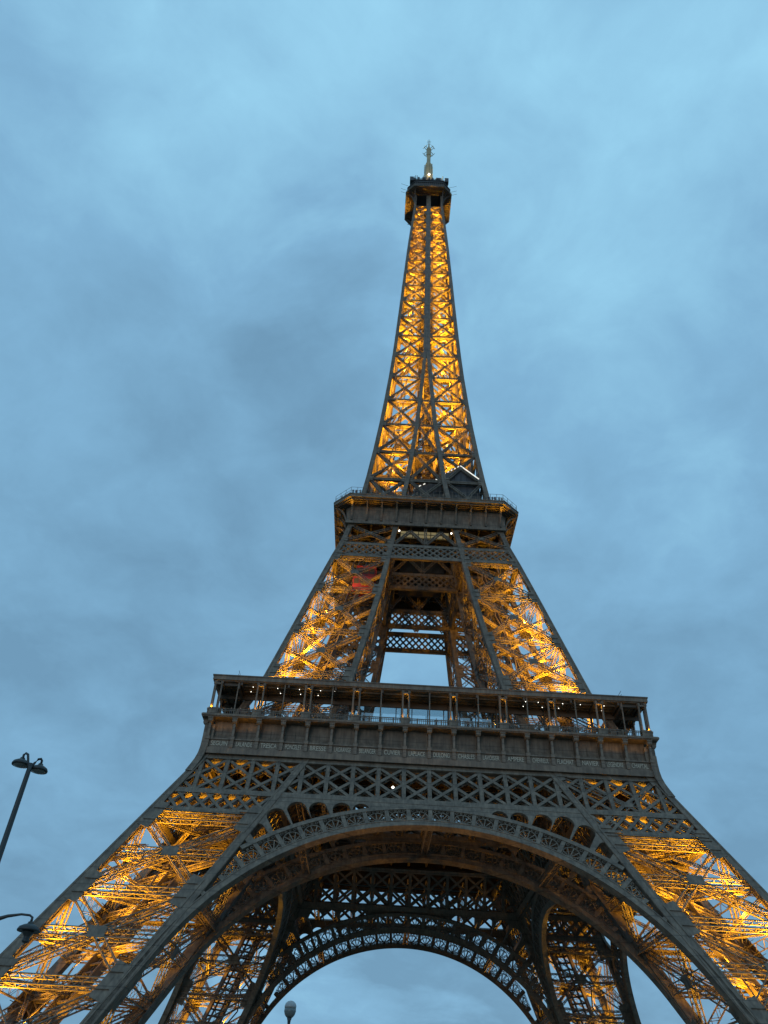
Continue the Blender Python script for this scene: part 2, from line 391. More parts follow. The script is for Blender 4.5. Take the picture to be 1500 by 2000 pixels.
def lower_girder(pl_, dark=False):
    m = MB(); lat = MB()
    lim = lambda z: W(z)-0.6
    zt0, zt1, zb0, zb1 = 50.85, 51.55, 44.5, 45.3
    for za_, zb_, d0 in ((zt0, zt1, 0.02), (zb0, zb1, 0.02)):
        xs = np.linspace(-1, 1, 41)
        strip(m, [(t*(lim(za_)), za_) for t in xs], [(t*(lim(zb_)), zb_) for t in xs], d0, 1.1, pl_)
    for s_ in (-1, 1):      # flange below the narrow band on the pillar
        xs = np.linspace(0, 1, 9)
        strip(m, [(s_*(I(41.3)+0.2+t*(lim(41.3)-I(41.3)-0.2)), 41.3) for t in xs], [(s_*(I(42.0)+0.2+t*(lim(42.0)-I(42.0)-0.2)), 42.0) for t in xs], 0.02, 1.0, pl_)
    zm = (zb1+zt0)/2
    for k in range(-10, 11):
        x = k*PIT
        c = clipx(x, zb1-0.1, x, zt0+0.1, lim)
        if c: 
            fbar(lat, *c, 0.6, 0.10, 0.28, pl_); fbar(lat, *c, 0.55, 0.85, 1.0, pl_)
            fbar(lat, c[0]-0.22, c[1], c[2]-0.22, c[3], 0.12, 0.06, 0.85, pl_); fbar(lat, c[0]+0.22, c[1], c[2]+0.22, c[3], 0.12, 0.06, 0.85, pl_)
        for dx_ in (-PIT, PIT):
            for ze in (zb1-0.1, zt0+0.1):
                c = clipx(x, zm, x+dx_, ze, lim)
                if c:
                    e_ = 0.0 if dx_*(ze-zm) > 0 else 0.045
                    fbar(lat, *c, 0.46, 0.16+e_, 0.3+e_, pl_); fbar(lat, *c, 0.42, 0.72+e_, 0.84+e_, pl_)
                    n_ = 5                                   # rivet and batten ends between the two layers
                    for q in range(1, n_):
                        t = q/n_; px, pz = c[0]+(c[2]-c[0])*t, c[1]+(c[3]-c[1])*t
                        fbar(lat, px-0.24, pz, px+0.24, pz, 0.12, 0.3, 0.7, pl_)
    for s_ in (-1, 1):      # narrow diamond band
        for k in range(-4, 14):
            for dr in (-1, 1):
                x0 = I(43.2)-1+k*2.05
                lim2 = lambda z: W(z)-0.6
                c = clipx(x0, 41.95, x0+dr*2.5, 44.55, lambda z: W(z)-0.7)
                if c and min(c[0], c[2]) > I(43.2)+0.1:
                    e_ = 0.0 if dr > 0 else 0.045
                    fbar(lat, s_*c[0], c[1], s_*c[2], c[3], 0.42, 0.1+e_, 0.24+e_, pl_); fbar(lat, s_*c[0], c[1], s_*c[2], c[3], 0.36, 0.7+e_, 0.8+e_, pl_)
    g = m.build('lower_girder', IRON, TOWER); lat.build('girder_lattice', IRON, g)
    return g
for p_ in 'oi': four(lower_girder(p_))

# arch: intrados circle R=35 in the inclined plane, extrados R=41
SI = 41.1*AS-35.0; SE = 44.25*AS-41.0; THM = R(65)
def intr(th, r_off=0.0):
    a = min(abs(th), THM); rr = 35.0+r_off
    x = rr*math.sin(a); s = SI+rr*math.cos(a)
    if abs(th) > THM:
        l = (abs(th)-THM)*35; x += l*math.cos(a); s -= l*math.sin(a)
    return (math.copysign(x, th), s/AS)
def ext_from(th, clear=0.0):
    """distance from intrados along the radial to the lower edge of the extrados band or the pillar chord"""
    a = abs(th); x0, z0 = intr(a); s0 = z0*AS
    dxr, dsr = (math.sin(min(a, THM)), math.cos(min(a, THM)))
    # circle centre (0,SE) radius 41
    ox, os_ = x0, s0-SE
    b = ox*dxr+os_*dsr; c = ox*ox+os_*os_-41.0**2
    t1 = -b+math.sqrt(max(0, b*b-c))
    # chord line x = 43.1-SL*s/AS
    k = SL/AS
    t2 = (43.1-k*s0-x0)/(dxr+k*dsr)
    return max(0.0, min(t1, t2)), t2 < t1
def rad_pt(th, t):
    x0, z0 = intr(abs(th)); a = min(abs(th), THM)
    return (math.copysign(x0+t*math.sin(a), th), z0+t*math.cos(a)/AS)
THEND = R(83)
def arch(pl_, dark=False):
    m = MB(); fan = MB()
    ths = np.linspace(-THEND, THEND, 121)
    strip(m, [intr(t) for t in ths], [intr(t, 0.95) for t in ths], 0.0, 1.0, pl_)
    # thin raised lines on the flange
    strip(m, [intr(t, 0.78) for t in ths], [intr(t, 0.93) for t in ths], -0.06, 0.0, pl_)
    the = [t for t in np.linspace(-R(60), R(60), 161) if not ext_from(t)[1]]
    for d0, d1 in ((-0.02, 0.4), (0.65, 0.98)):
        strip(m, [rad_pt(t, ext_from(t)[0]-0.62) for t in the], [rad_pt(t, ext_from(t)[0]) for t in the], d0, d1, pl_)
    PP = R(4.72)
    for d0, d1, fancy in ((0.08, 0.2, True), (0.8, 0.9, True)):
        for k in range(-13, 13):
            tl, tr_ = (k)*PP, (k+1)*PP
            for t in ((tl,) if k > -13 else ()):
                h = ext_from(t)[0]
                if h > 1.2:
                    a, b = rad_pt(t, 0.9), rad_pt(t, h-0.5 if h > 1.7 else h)
                    fbar(fan, *a, *b, 0.58, d0-0.04, d1+0.06, pl_)
            tm = (tl+tr_)/2; h = ext_from(tm)[0]
            hl, hr = ext_from(tl)[0], ext_from(tr_)[0]
            if min(hl, hr) < 1.5: continue
            hh = lambda u: (hl+(hr-hl)*u)-0.62-0.95
            def q(u, v):        # u 0..1 across, v 0..1 up the panel (inside posts)
                th = tl+(tr_-tl)*u
                return rad_pt(th, 0.95+v*hh(u))
            B = q(0.5, 0.02)
            arc = [q(0.5-0.39*math.cos(a), 0.30+0.50*math.sin(a)) for a in np.linspace(0, math.pi, 9)]
            for a, b in zip(arc[:-1], arc[1:]): fbar(fan, *a, *b, 0.11, d0, d1, pl_)
            for a in (arc[0], arc[2], arc[4], arc[6], arc[8]): fbar(fan, *B, *a, 0.13, d0+0.01, d1-0.01, pl_)
            if d0 < 1:
                for cu, cv, rr in ((0.2, 0.88, 0.2), (0.8, 0.88, 0.2), (0.4, 0.92, 0.14), (0.6, 0.92, 0.14), (0.2, 0.13, 0.2), (0.8, 0.13, 0.2)):
                    c = q(cu, cv); ring = [(c[0]+rr*math.cos(a), c[1]+rr*math.sin(a)/AS) for a in np.linspace(0, 1.75*math.pi, 8)]
                    for a, b in zip(ring[:-1], ring[1:]): fbar(fan, *a, *b, 0.08, d0, d1, pl_)
    g = m.build('arch', IRON, TOWER); fan.build('fan_grille', IRON, g)
    # spandrel plate with round-topped openings, only between arch and girder
    sp = MB(); holes = []
    def ctr(xc, r_, ztop):
        return (xc, (ztop*AS-r_)/1.0, r_)
    for xc, r_, zt in ((9.75, 1.2, 44.15), (12.5, 1.27, 44.1), (15.75, 1.33, 44.0), (18.75, 1.36, 43.85), (21.45, 1.3, 42.6), (23.6, 1.05, 40.0), (25.3, 0.75, 37.4)):
        for s_ in (-1, 1): holes.append((s_*xc, zt*AS-r_, r_))
    def col(th):
        s0x, s0s = 41*math.sin(th), SE+41*math.cos(th); dxr, dsr = math.sin(th), math.cos(th)
        top = (44.55*AS-s0s)/dsr
        k = SL/AS
        t2 = (43.1-k*s0s-abs(s0x))/(abs(dxr)+k*dsr)
        top = min(top, t2)
        lo = 0.0
        for hx, hs, hr in holes:
            ox, os_ = hx-s0x, hs-s0s; al = ox*dxr+os_*dsr; pe = abs(ox*dsr-os_*dxr)
            if pe < hr: lo = max(lo, al+math.sqrt(hr*hr-pe*pe))
        lo = min(lo, top)
        P = lambda t: (s0x+t*dxr, (s0s+t*dsr)/AS)
        return lo, top, P
    thx = math.asin(26.9/41); seg = []
    for th in np.linspace(-thx, thx, 520):
        lo, top, P = col(th)
        if top-lo > 0.03: seg.append((P(lo), P(top)))
        else:
            if len(seg) > 1: strip(sp, [a for a, b in seg], [b for a, b in seg], 0.06, 0.5, pl_)
            seg = []
    if len(seg) > 1: strip(sp, [a for a, b in seg], [b for a, b in seg], 0.06, 0.5, pl_)
    spo = sp.build('spandrel', IRON, TOWER)
    return g, spo
for p_ in 'oi':
    a_, s_ = arch(p_); four(a_); four(s_)
# struts between outer and inner arches
st = MB()
for th in (-0.93, -0.5, 0, 0.5, 0.93):
    x, z = intr(th, 1.4)
    st.truss(F(x, z, 1.5, 'o'), F(x, z-0.2, 0.4, 'i'), (0, 0, 1), 1.0, 1.0, 0.15, 0.09)
for k in range(-6, 7):
    x = k*PIT
    st.truss(F(x, 47.6, 1.1, 'o'), F(x, 47.6, 0.2, 'i'), (0, 0, 1), 1.0, 5.2, 0.2, 0.16, 2.2)
four(st.build('arch_strut', IRON, TOWER))

# ------------------------------------------------------------------ rings (square, optional chamfer)
def ring_pts(h, c, z):
    if c <= 0: return [(-h, -h, z), (h, -h, z), (h, h, z), (-h, h, z)]
    k = h-c
    return [(-k, -h, z), (k, -h, z), (h, -k, z), (h, k, z), (k, h, z), (-k, h, z), (-h, k, z), (-h, -k, z)]
def ring(mb, prof, closed=True):
    """prof: list of (h, chamfer, z); swept round the tower"""
    rs = [ring_pts(*p) for p in prof]
    if closed: rs.append(rs[0])
    mb.loft(rs, caps=False)

# first platform
m = MB()
ring(m, [(35.35, 0, 56.95), (35.35, 0, 57.5), (12.5, 0, 57.5), (12.5, 0, 56.95)])
ring(m, [(35.5, 0, 57.1), (35.5, 0, 57.38), (35.4, 0, 57.38), (35.4, 0, 57.1)])
deck1 = m.build('first_platform', IRON, TOWER)
jo = MB()
for k in range(-8, 9):
    x = k*PIT+0.01
    for a, b in ((-33.5, -12.6), (12.6, 33.5)):
        jo.box(x-0.25, x+0.25, a, b, 54.6, 56.9)
        jo.box(a, b, x-0.24, x+0.24, 54.5, 56.85)
for h in (12.8, 18, 24, 30): ring(jo, [(h, 0, 53.9), (h, 0, 56.88), (h-0.4, 0, 56.88), (h-0.4, 0, 53.9)])
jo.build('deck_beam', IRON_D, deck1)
fz = MB()
ring(fz, [(34.75, 0, 51.35), (34.75, 0, 52.25), (34.5, 0, 52.25), (34.5, 0, 52.4), (34.36, 0, 52.4), (34.36, 0, 53.62), (34.55, 0, 53.62), (34.55, 0, 53.82), (33.9, 0, 53.84), (33.55, 0, 54.8),
          (33.5, 0, 55.9), (33.6, 0, 56.93), (32.9, 0, 56.93), (32.9, 0, 51.35)])
for k in range(18):         # seam strip in the middle of each panel
    x = (k-8.5)*PIT
    for rot in range(4):
        c, s_ = math.cos(rot*math.pi/2), math.sin(rot*math.pi/2)
        P, Q = np.array([x, -33.92, 53.9]), np.array([x, -33.5, 56.0])
        rr = lambda p: (p[0]*c-p[1]*s_, p[0]*s_+p[1]*c, p[2])
        fz.bar(rr(P), rr(Q), 0.06, 0.06)
frieze = fz.build('frieze', IRON, TOWER); frieze.location.z = 0.25; deck1.location.z = 0.25
b_ = MB()
b_.box(-0.21, 0.21, -34.85, -33.3, 53.9, 56.2)
b_.box(-0.27, 0.27, -34.8, -34.3, 52.3, 53.5); b_.box(-0.34, 0.34, -34.9, -34.3, 53.5, 54.0)
b_.box(-0.17, 0.17, -34.93, -34.84, 54.0, 56.1)
b_.box(-0.32, 0.32, -34.92, -34.2, 56.1, 56.22)
M_ = Matrix.Rotation(math.pi/2, 3, 'Y')
b_.lathe([(0.05, -0.36), (0.4, -0.36), (0.46, 0), (0.4, 0.36), (0.05, 0.36)], (0, -34.85, 56.5), 10, M_)
b_.box(-0.42, 0.42, -35.3, -34.3, 56.72, 56.94)
br0 = b_.build('bracket', IRON, frieze)
first = True
for rot in range(4):
    for k in range(-9, 10):
        if k == 9 and True: pass
        o = br0 if first else br0.copy()
        if not first: COL.objects.link(o)
        first = False
        x = k*PIT*0.9995
        o.rotation_euler = (0, 0, rot*math.pi/2)
        o.location = (x*math.cos(rot*math.pi/2), x*math.sin(rot*math.pi/2), 0)
cf = MB()
cvs = [(48.0, 36.05), (49.2, 35.58), (50.2, 35.22), (51.2, 34.97), (52.2, 34.84), (53.4, 34.79), (54.6, 34.78)]
cf.loft([[(-h, -h, z), (-h+1.0, -h, z), (-h+1.0, -h+1.0, z), (-h, -h+1.0, z)] for z, h in cvs])
co_ = cf.build('corner_bracket', IRON, frieze)
for k in (1, 2, 3):
    c = co_.copy(); COL.objects.link(c); c.rotation_euler = (0, 0, k*math.pi/2)
NAMES = ['SEGUIN', 'LALANDE', 'TRESCA', 'PONCELET', 'BRESSE', 'LAGRANGE', 'BELANGER', 'CUVIER', 'LAPLACE', 'DULONG', 'CHASLES', 'LAVOISIER', 'AMPERE', 'CHEVREUL', 'FLACHAT', 'NAVIER', 'LEGENDRE', 'CHAPTAL']
dg = None
for k, nm in enumerate(NAMES):
    cu = bpy.data.curves.new('inscription', 'FONT'); cu.body = nm; cu.size = 0.96; cu.align_x = 'CENTER'; cu.align_y = 'CENTER'; cu.extrude = 0.03; cu.offset = 0.004
    t_ = bpy.data.objects.new('inscription_tmp', cu); COL.objects.link(t_)
    dg = bpy.context.evaluated_depsgraph_get()
    me = bpy.data.meshes.new_from_object(t_.evaluated_get(dg)); bpy.data.objects.remove(t_)
    co = np.empty(len(me.vertices)*3); me.vertices.foreach_get('co', co); co = co.reshape(-1, 3)
    wd = np.ptp(co[:, 0]); 
    if wd > 2.5: co[:, 0] *= 2.5/wd
    co[:, 1] *= 1.05
    me.vertices.foreach_set('co', co.ravel())
    me.materials.clear(); me.materials.append(GOLD)
    o = bpy.data.objects.new('inscription', me); COL.objects.link(o); o.parent = frieze
    o.location = ((k-8.5)*PIT, -34.40, 53.0); o.rotation_euler = (math.pi/2, 0, 0)

# gallery: roof ring, twin posts, pedestals with lamps, balustrade
ro = MB()
ring(ro, [(34.95, 0, 63.75), (34.95, 0, 64.55), (34.2, 0, 64.75), (30.4, 0, 64.75), (30.4, 0, 63.6), (34.7, 0, 63.6), (34.7, 0, 63.75)])
ring(ro, [(35.05, 0, 64.4), (35.05, 0, 64.6), (34.9, 0, 64.6), (34.9, 0, 64.4)])
for h in (33.6, 32.6, 31.6): ring(ro, [(h, 0, 63.35), (h, 0, 63.58), (h-0.2, 0, 63.58), (h-0.2, 0, 63.35)])
roof = ro.build('gallery_roof', IRON, TOWER)
rr_ = MB()
for k in range(-9, 10):
    x = k*PIT
    rr_.box(x-0.14, x+0.14, -34.6, -30.45, 63.1, 63.56)
rr_.box(-34.5, 34.5, -30.75, -30.5, 62.5, 63.55)
for k in range(14):         # roof rail set back
    x = -13.5+k*2.08; rr_.bar((x, -31.2, 64.75), (x, -31.2, 65.95), 0.06)
for z in (65.35, 65.95): rr_.bar((-34, -31.2, z), (34, -31.2, z), 0.055)
four(rr_.build('roof_rib', IRON_D, roof))
POSTX = [-34.4, -27.1, -19.45, -11.7, -3.8, 3.8, 11.7, 19.45, 27.1, 34.4]
po = MB(); pd = MB()
for xx in (-0.5, 0.5):
    po.bar((xx, -34.55, 58.85), (xx, -34.55, 63.6), 0.24); po.bar((xx, -34.55, 58.8), (xx, -34.55, 59.15), 0.36); po.bar((xx, -34.55, 63.2), (xx, -34.55, 63.6), 0.4)
po.box(-0.62, 0.62, -34.7, -34.4, 63.05, 63.3)
pd.box(-0.72, 0.72, -34.95, -34.15, 57.5, 58.35); pd.box(-0.8, 0.8, -35.0, -34.1, 58.35, 58.65); pd.box(-0.5, 0.5, -35.0, -34.96, 57.7, 58.2)
sp_ = MB(); sp_.bar((0, -34.5, 57.7), (0, -34.5, 63.6), 0.16)
ip = MB(); ip.bar((-0.5, -30.9, 57.7), (-0.5, -30.9, 63.1), 0.22); ip.bar((0.5, -30.9, 57.7), (0.5, -30.9, 63.1), 0.22)
def spread(o, xs):
    fst_ = True
    for rot in range(4):
        for x in xs:
            c = o if fst_ else o.copy()
            if not fst_: COL.objects.link(c)
            fst_ = False; a = rot*math.pi/2
            c.rotation_euler = (0, 0, a); c.location = (x*math.cos(a), x*math.sin(a), 0)
PX = POSTX[:]; PX[0] = -33.93; PX[-1] = 33.93
spread(po.build('gallery_post', IRON, roof), PX); spread(pd.build('pedestal', IRON, deck1), PX)
spread(sp_.build('slender_post', IRON, roof), [(a+b)/2 for a, b in zip(POSTX[:-1], POSTX[1:])]); spread(ip.build('rear_post', IRON_D, roof), PX[1:-1])
ba = MB()
for z, w_ in ((58.62, 0.14), (57.72, 0.08), (58.35, 0.05)): ba.bar((-34.6, -34.6, z), (34.6, -34.6, z), w_, 0.1)
x = -34.3
while x < 34.4:
    ba.bar((x, -34.6, 57.5), (x, -34.6, 58.6), 0.085, 0.06); x += 0.29
for k in range(-18, 19): ba.bar((k*1.89, -34.6, 57.5), (k*1.89, -34.6, 58.72), 0.16, 0.12)
four(ba.build('balustrade', IRON, deck1))
gl = MB(); mu = MB()
for k in range(10):
    x0 = -13+k*2.6
    gl.box(x0+0.06, x0+2.54, -30.32, -30.28, 57.6, 63.5)
for k in range(11):
    x0 = -13+k*2.6; mu.bar((x0, -30.3, 57.5), (x0, -30.3, 63.6), 0.12)
mu.bar((-13, -30.3, 59.3), (13, -30.3, 59.3), 0.05)
pane = gl.build('glass_wall', GLASS, deck1); mu.build('mullion', DARK, pane)
def bulb(parent, name, p, r_, m_):
    b = MB(); b.lathe([(r_*0.05, -r_), (r_*0.7, -r_*0.7), (r_, 0), (r_*0.7, r_*0.7), (r_*0.05, r_)], p, 8)
    return b.build(name, m_, parent)
rnd = random.Random(11)
for s_ in (-1, 1):
    for x in (15.2, 18.0, 21.0, 24.2, 28.6, 31.2):
        for y in (-33.9, -32.2):
            if x > 26 and y > -33.5 and rnd.random() < 0.5: continue
            bulb(roof, 'ceiling_lamp', (s_*x+rnd.uniform(-.5, .5), y, 63.2), 0.06, WHITE_E)
for x, z in ((-12.6, 58.3), (-5.4, 58.9), (-3.2, 58.2), (0.4, 58.4), (1.9, 58.2), (4.6, 58.2), (6.9, 58.5), (8.2, 58.3), (10.4, 58.4), (11.1, 58.2), (-7.9, 58.3)):
    bulb(deck1, 'table_lamp', (x, -29.6, z), 0.1, WHITE_E)

# ------------------------------------------------------------------ second platform
girder_z = (101.25, 102.1, 105.1, 105.95)
def up_girder(y0f, name_half, lean):
    m = MB(); lat = MB(); z0, z1, z2, z3 = girder_z
    Y = lambda z: y0f(z)
    for a, b in ((z0, z1), (z2, z3)):
        ha, hb = name_half(a), name_half(b)
        v = []
        rings = [[(s_*ha, Y(a), a), (s_*ha, Y(a)+0.7, a), (s_*hb, Y(b)+0.7, b), (s_*hb, Y(b), b)] for s_ in (-1, 1)]
        m.loft(rings)
    pit = 1.55; n_ = int(2*name_half(z0)/pit)+3
    for layer, dd in ((0, 0.12), (1, 0.5)):
        for k in range(-n_, n_+1):
            for dr in (-1, 1):
                x0 = k*pit; x1 = x0+dr*3.1
                c = clipx(x0, z1-0.05, x1, z2+0.05, lambda z: name_half(z)-0.2)
                if c:
                    e_ = 0.0 if dr > 0 else 0.035
                    lat.bar((c[0], Y(c[1])+dd+e_, c[1]), (c[2], Y(c[3])+dd+e_, c[3]), 0.28, 0.08, (0, 1, 0))
    g = m.build('upper_girder', IRON, TOWER); lat.build('girder_lattice', IRON, g)
    return g
four(up_girder(lambda z: -W(z)+0.02, lambda z: W(z)-0.5, 0))
four(up_girder(lambda z: -(I(z)+0.95), lambda z: W(z)-0.5, 0))
# W truss above the girder between the pillars
def tp(x, z, o='o'): return np.array([x, -(W(z) if o == 'o' else I(z)+0.95)+0.35, z])
for o in 'oi':
    wt = MB()
    for a, b in (((-6.6, 106.4), (-3.3, 110.6)), ((-3.3, 110.6), (0, 106.4)), ((0, 106.4), (3.3, 110.6)), ((3.3, 110.6), (6.6, 106.4)), ((0, 106.4), (0, 111.6))):
        wt.truss(tp(*a, o), tp(*b, o), (0, -1, 0), 0.6, 0.5, 0.13, 0.08)
    four(wt.build('web_truss', IRON, TOWER))
m = MB()
ring(m, [(20.45, 3.6, 116.45), (20.45, 3.6, 117.3), (6.0, 0.9, 117.3), (6.0, 0.9, 117.1), (20.2, 3.5, 116.45)])
ring(m, [(20.55, 3.64, 117.12), (20.55, 3.64, 117.34), (20.44, 3.6, 117.34), (20.44, 3.6, 117.12)])
ring(m, [(20.2, 3.5, 116.44), (17.75, 1.6, 116.3), (17.7, 1.6, 116.9), (20.2, 3.5, 116.9)])
deck2 = m.build('second_platform', IRON, TOWER); deck2.location.z = 0.2
m = MB()
ring(m, [(17.3, 0.05, 111.45), (17.45, 0.05, 111.45), (17.45, 0.05, 112.1), (17.2, 0.05, 112.1), (17.35, 0.3, 113.6), (17.72, 1.5, 116.28), (17.0, 1.2, 116.28), (17.0, 0.05, 111.45)])
fas = m.build('cove_fascia', IRON, deck2)
jb = MB()
for h, c, z in ((19.95, 3.4, 116.1), (19.35, 2.9, 116.05), (18.75, 2.4, 116.0), (18.2, 1.9, 115.95)):
    ring(jb, [(h, c, z), (h, c, z+0.3), (h-0.16, c-0.06, z+0.3), (h-0.16, c-0.06, z)])
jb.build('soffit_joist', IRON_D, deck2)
rb = MB()
arcp = []
for a in np.linspace(0, math.pi/2, 9):      # concave bracket from fascia foot to platform edge
    arcp.append((-(17.5+2.5*(1-math.cos(a))), 112.3+3.8*math.sin(a)))
for (y0_, z0_), (y1_, z1_) in zip(arcp[:-1], arcp[1:]): rb.bar((0, y0_, z0_), (0, y1_, z1_), 0.42, 0.3)
rb.bar((0, -17.55, 112.2), (0, -20.2, 116.25), 0.05)
ribs0 = rb.build('bracket', IRON, deck2); fst = True
for rot in range(4):
    for k in range(-5, 6):
        o = ribs0 if fst else ribs0.copy()
        if not fst: COL.objects.link(o)
        fst = False; x = k*3.25; a = rot*math.pi/2
        o.rotation_euler = (0, 0, a); o.location = (x*math.cos(a), x*math.sin(a), 0)
ub = MB()                                    # dark underside structure between the girders
ub.box(-16.2, 16.2, -16.2, 16.2, 115.2, 116.0)
for k in range(-5, 6):
    ub.box(k*3-0.2, k*3+0.2, -16, 16, 113.6, 115.19); ub.box(-16, 16, k*3-0.19, k*3+0.19, 113.5, 115.1)
ub.box(-5, 5, -5, 5, 108, 113.45)
for k in range(6): ub.bar((-4+k*1.6, -5.1, 108), (-4+k*1.6, -5.1, 113), 0.15)
ub.build('underside', DECK, deck2)
lw = MB(); lw.box(-5.4, 5.4, -13.0, -12.8, 111.6, 113.4)
lwn = lw.build('lit_window_band', YELLOW_W, deck2)
lf = MB()
for k in range(9): lf.bar((-5.4+k*1.35, -13.05, 111.5), (-5.4+k*1.35, -13.05, 113.45), 0.12)
for z in (111.55, 112.5, 113.4): lf.bar((-5.5, -13.05, z), (5.5, -13.05, z), 0.1)
lf.build('window_frame', DARK, lwn)
for s_ in (-1, 1): bulb(deck2, 'work_lamp', (s_*5.7, -15.5, 111.4), 0.2, WHITE_E)
rl = MB()
per = ring_pts(20.2, 3.5, 117.3)
for a, b in zip(per, per[1:]+per[:1]):
    A, B = Vector(a), Vector(b); L = (B-A).length; n_ = max(2, int(L/1.35))
    for k in range(n_): p = A.lerp(B, k/n_); rl.bar(p, p+Vector((0, 0, 2.0)), 0.07)
    for z in (0.55, 1.1, 2.0): rl.bar(A+Vector((0, 0, z)), B+Vector((0, 0, z)), 0.05)
    nb = int(L/0.5)
    for k in range(nb): p = A.lerp(B, k/nb); rl.bar(p, p+Vector((0, 0, 1.1)), 0.03)
rl.build('railing', IRON, deck2)
kk = MB()
kk.box(-12.5, 12.5, -12.5, 12.5, 117.3, 120.8)
ring(kk, [(14.6, 2.0, 120.8), (14.6, 2.0, 121.3), (5, 0.6, 121.3), (5, 0.6, 120.8)])
kio = kk.build('pavilion', DARK, deck2)
kr = MB(); per = ring_pts(14.4, 2.0, 121.3)
for a, b in zip(per, per[1:]+per[:1]):
    A, B = Vector(a), Vector(b); n_ = max(2, int((B-A).length/1.0))
    for k in range(n_): p = A.lerp(B, k/n_); kr.bar(p, p+Vector((0, 0, 1.9)), 0.07)
    for z in (0.6, 1.2, 1.9): kr.bar(A+Vector((0, 0, z)), B+Vector((0, 0, z)), 0.06)
kr.build('railing', IRON, kio)
# gabled machine houses with white lit roof edges
for (xa, xr, xb, zl, zr, zb, y0_, y1_) in ((4.3, 8.3, 12.6, 131.0, 134.0, 130.0, -13.1, -6.5), (-2.5, 2.6, 4.2, 128.4, 131.6, 130.4, -10.5, -6.5)):
    g = MB()
    g.loft([[(xa, y, 122), (xb, y, 122), (xb, y, zb), (xr, y, zr), (xa, y, zl)] for y in (y0_+0.4, y1_)])
    for k in range(7):
        t = k/6; x = xa+(xb-xa)*t
        ztop = zl+(zr-zl)*(x-xa)/(xr-xa) if x < xr else zr+(zb-zr)*(x-xr)/(xb-xr)
        g.bar((x, y0_+0.3, 122), (x, y0_+0.3, ztop), 0.18)
    gh = g.build('machine_house', DARK, deck2)
    l_ = MB()
    l_.bar((xr, y0_, zr+0.1), (xb, y0_, zb+0.1), 0.2, 0.16)
    n_ = 5
    for k in range(n_):
        t0, t1 = (k+0.1)/n_, (k+0.55)/n_
        l_.bar((xa+(xr-xa)*t0, y0_, zl+(zr-zl)*t0+0.1), (xa+(xr-xa)*t1, y0_, zl+(zr-zl)*t1+0.1), 0.2, 0.15)
    l_.build('light_strip', STRIP_E, gh)

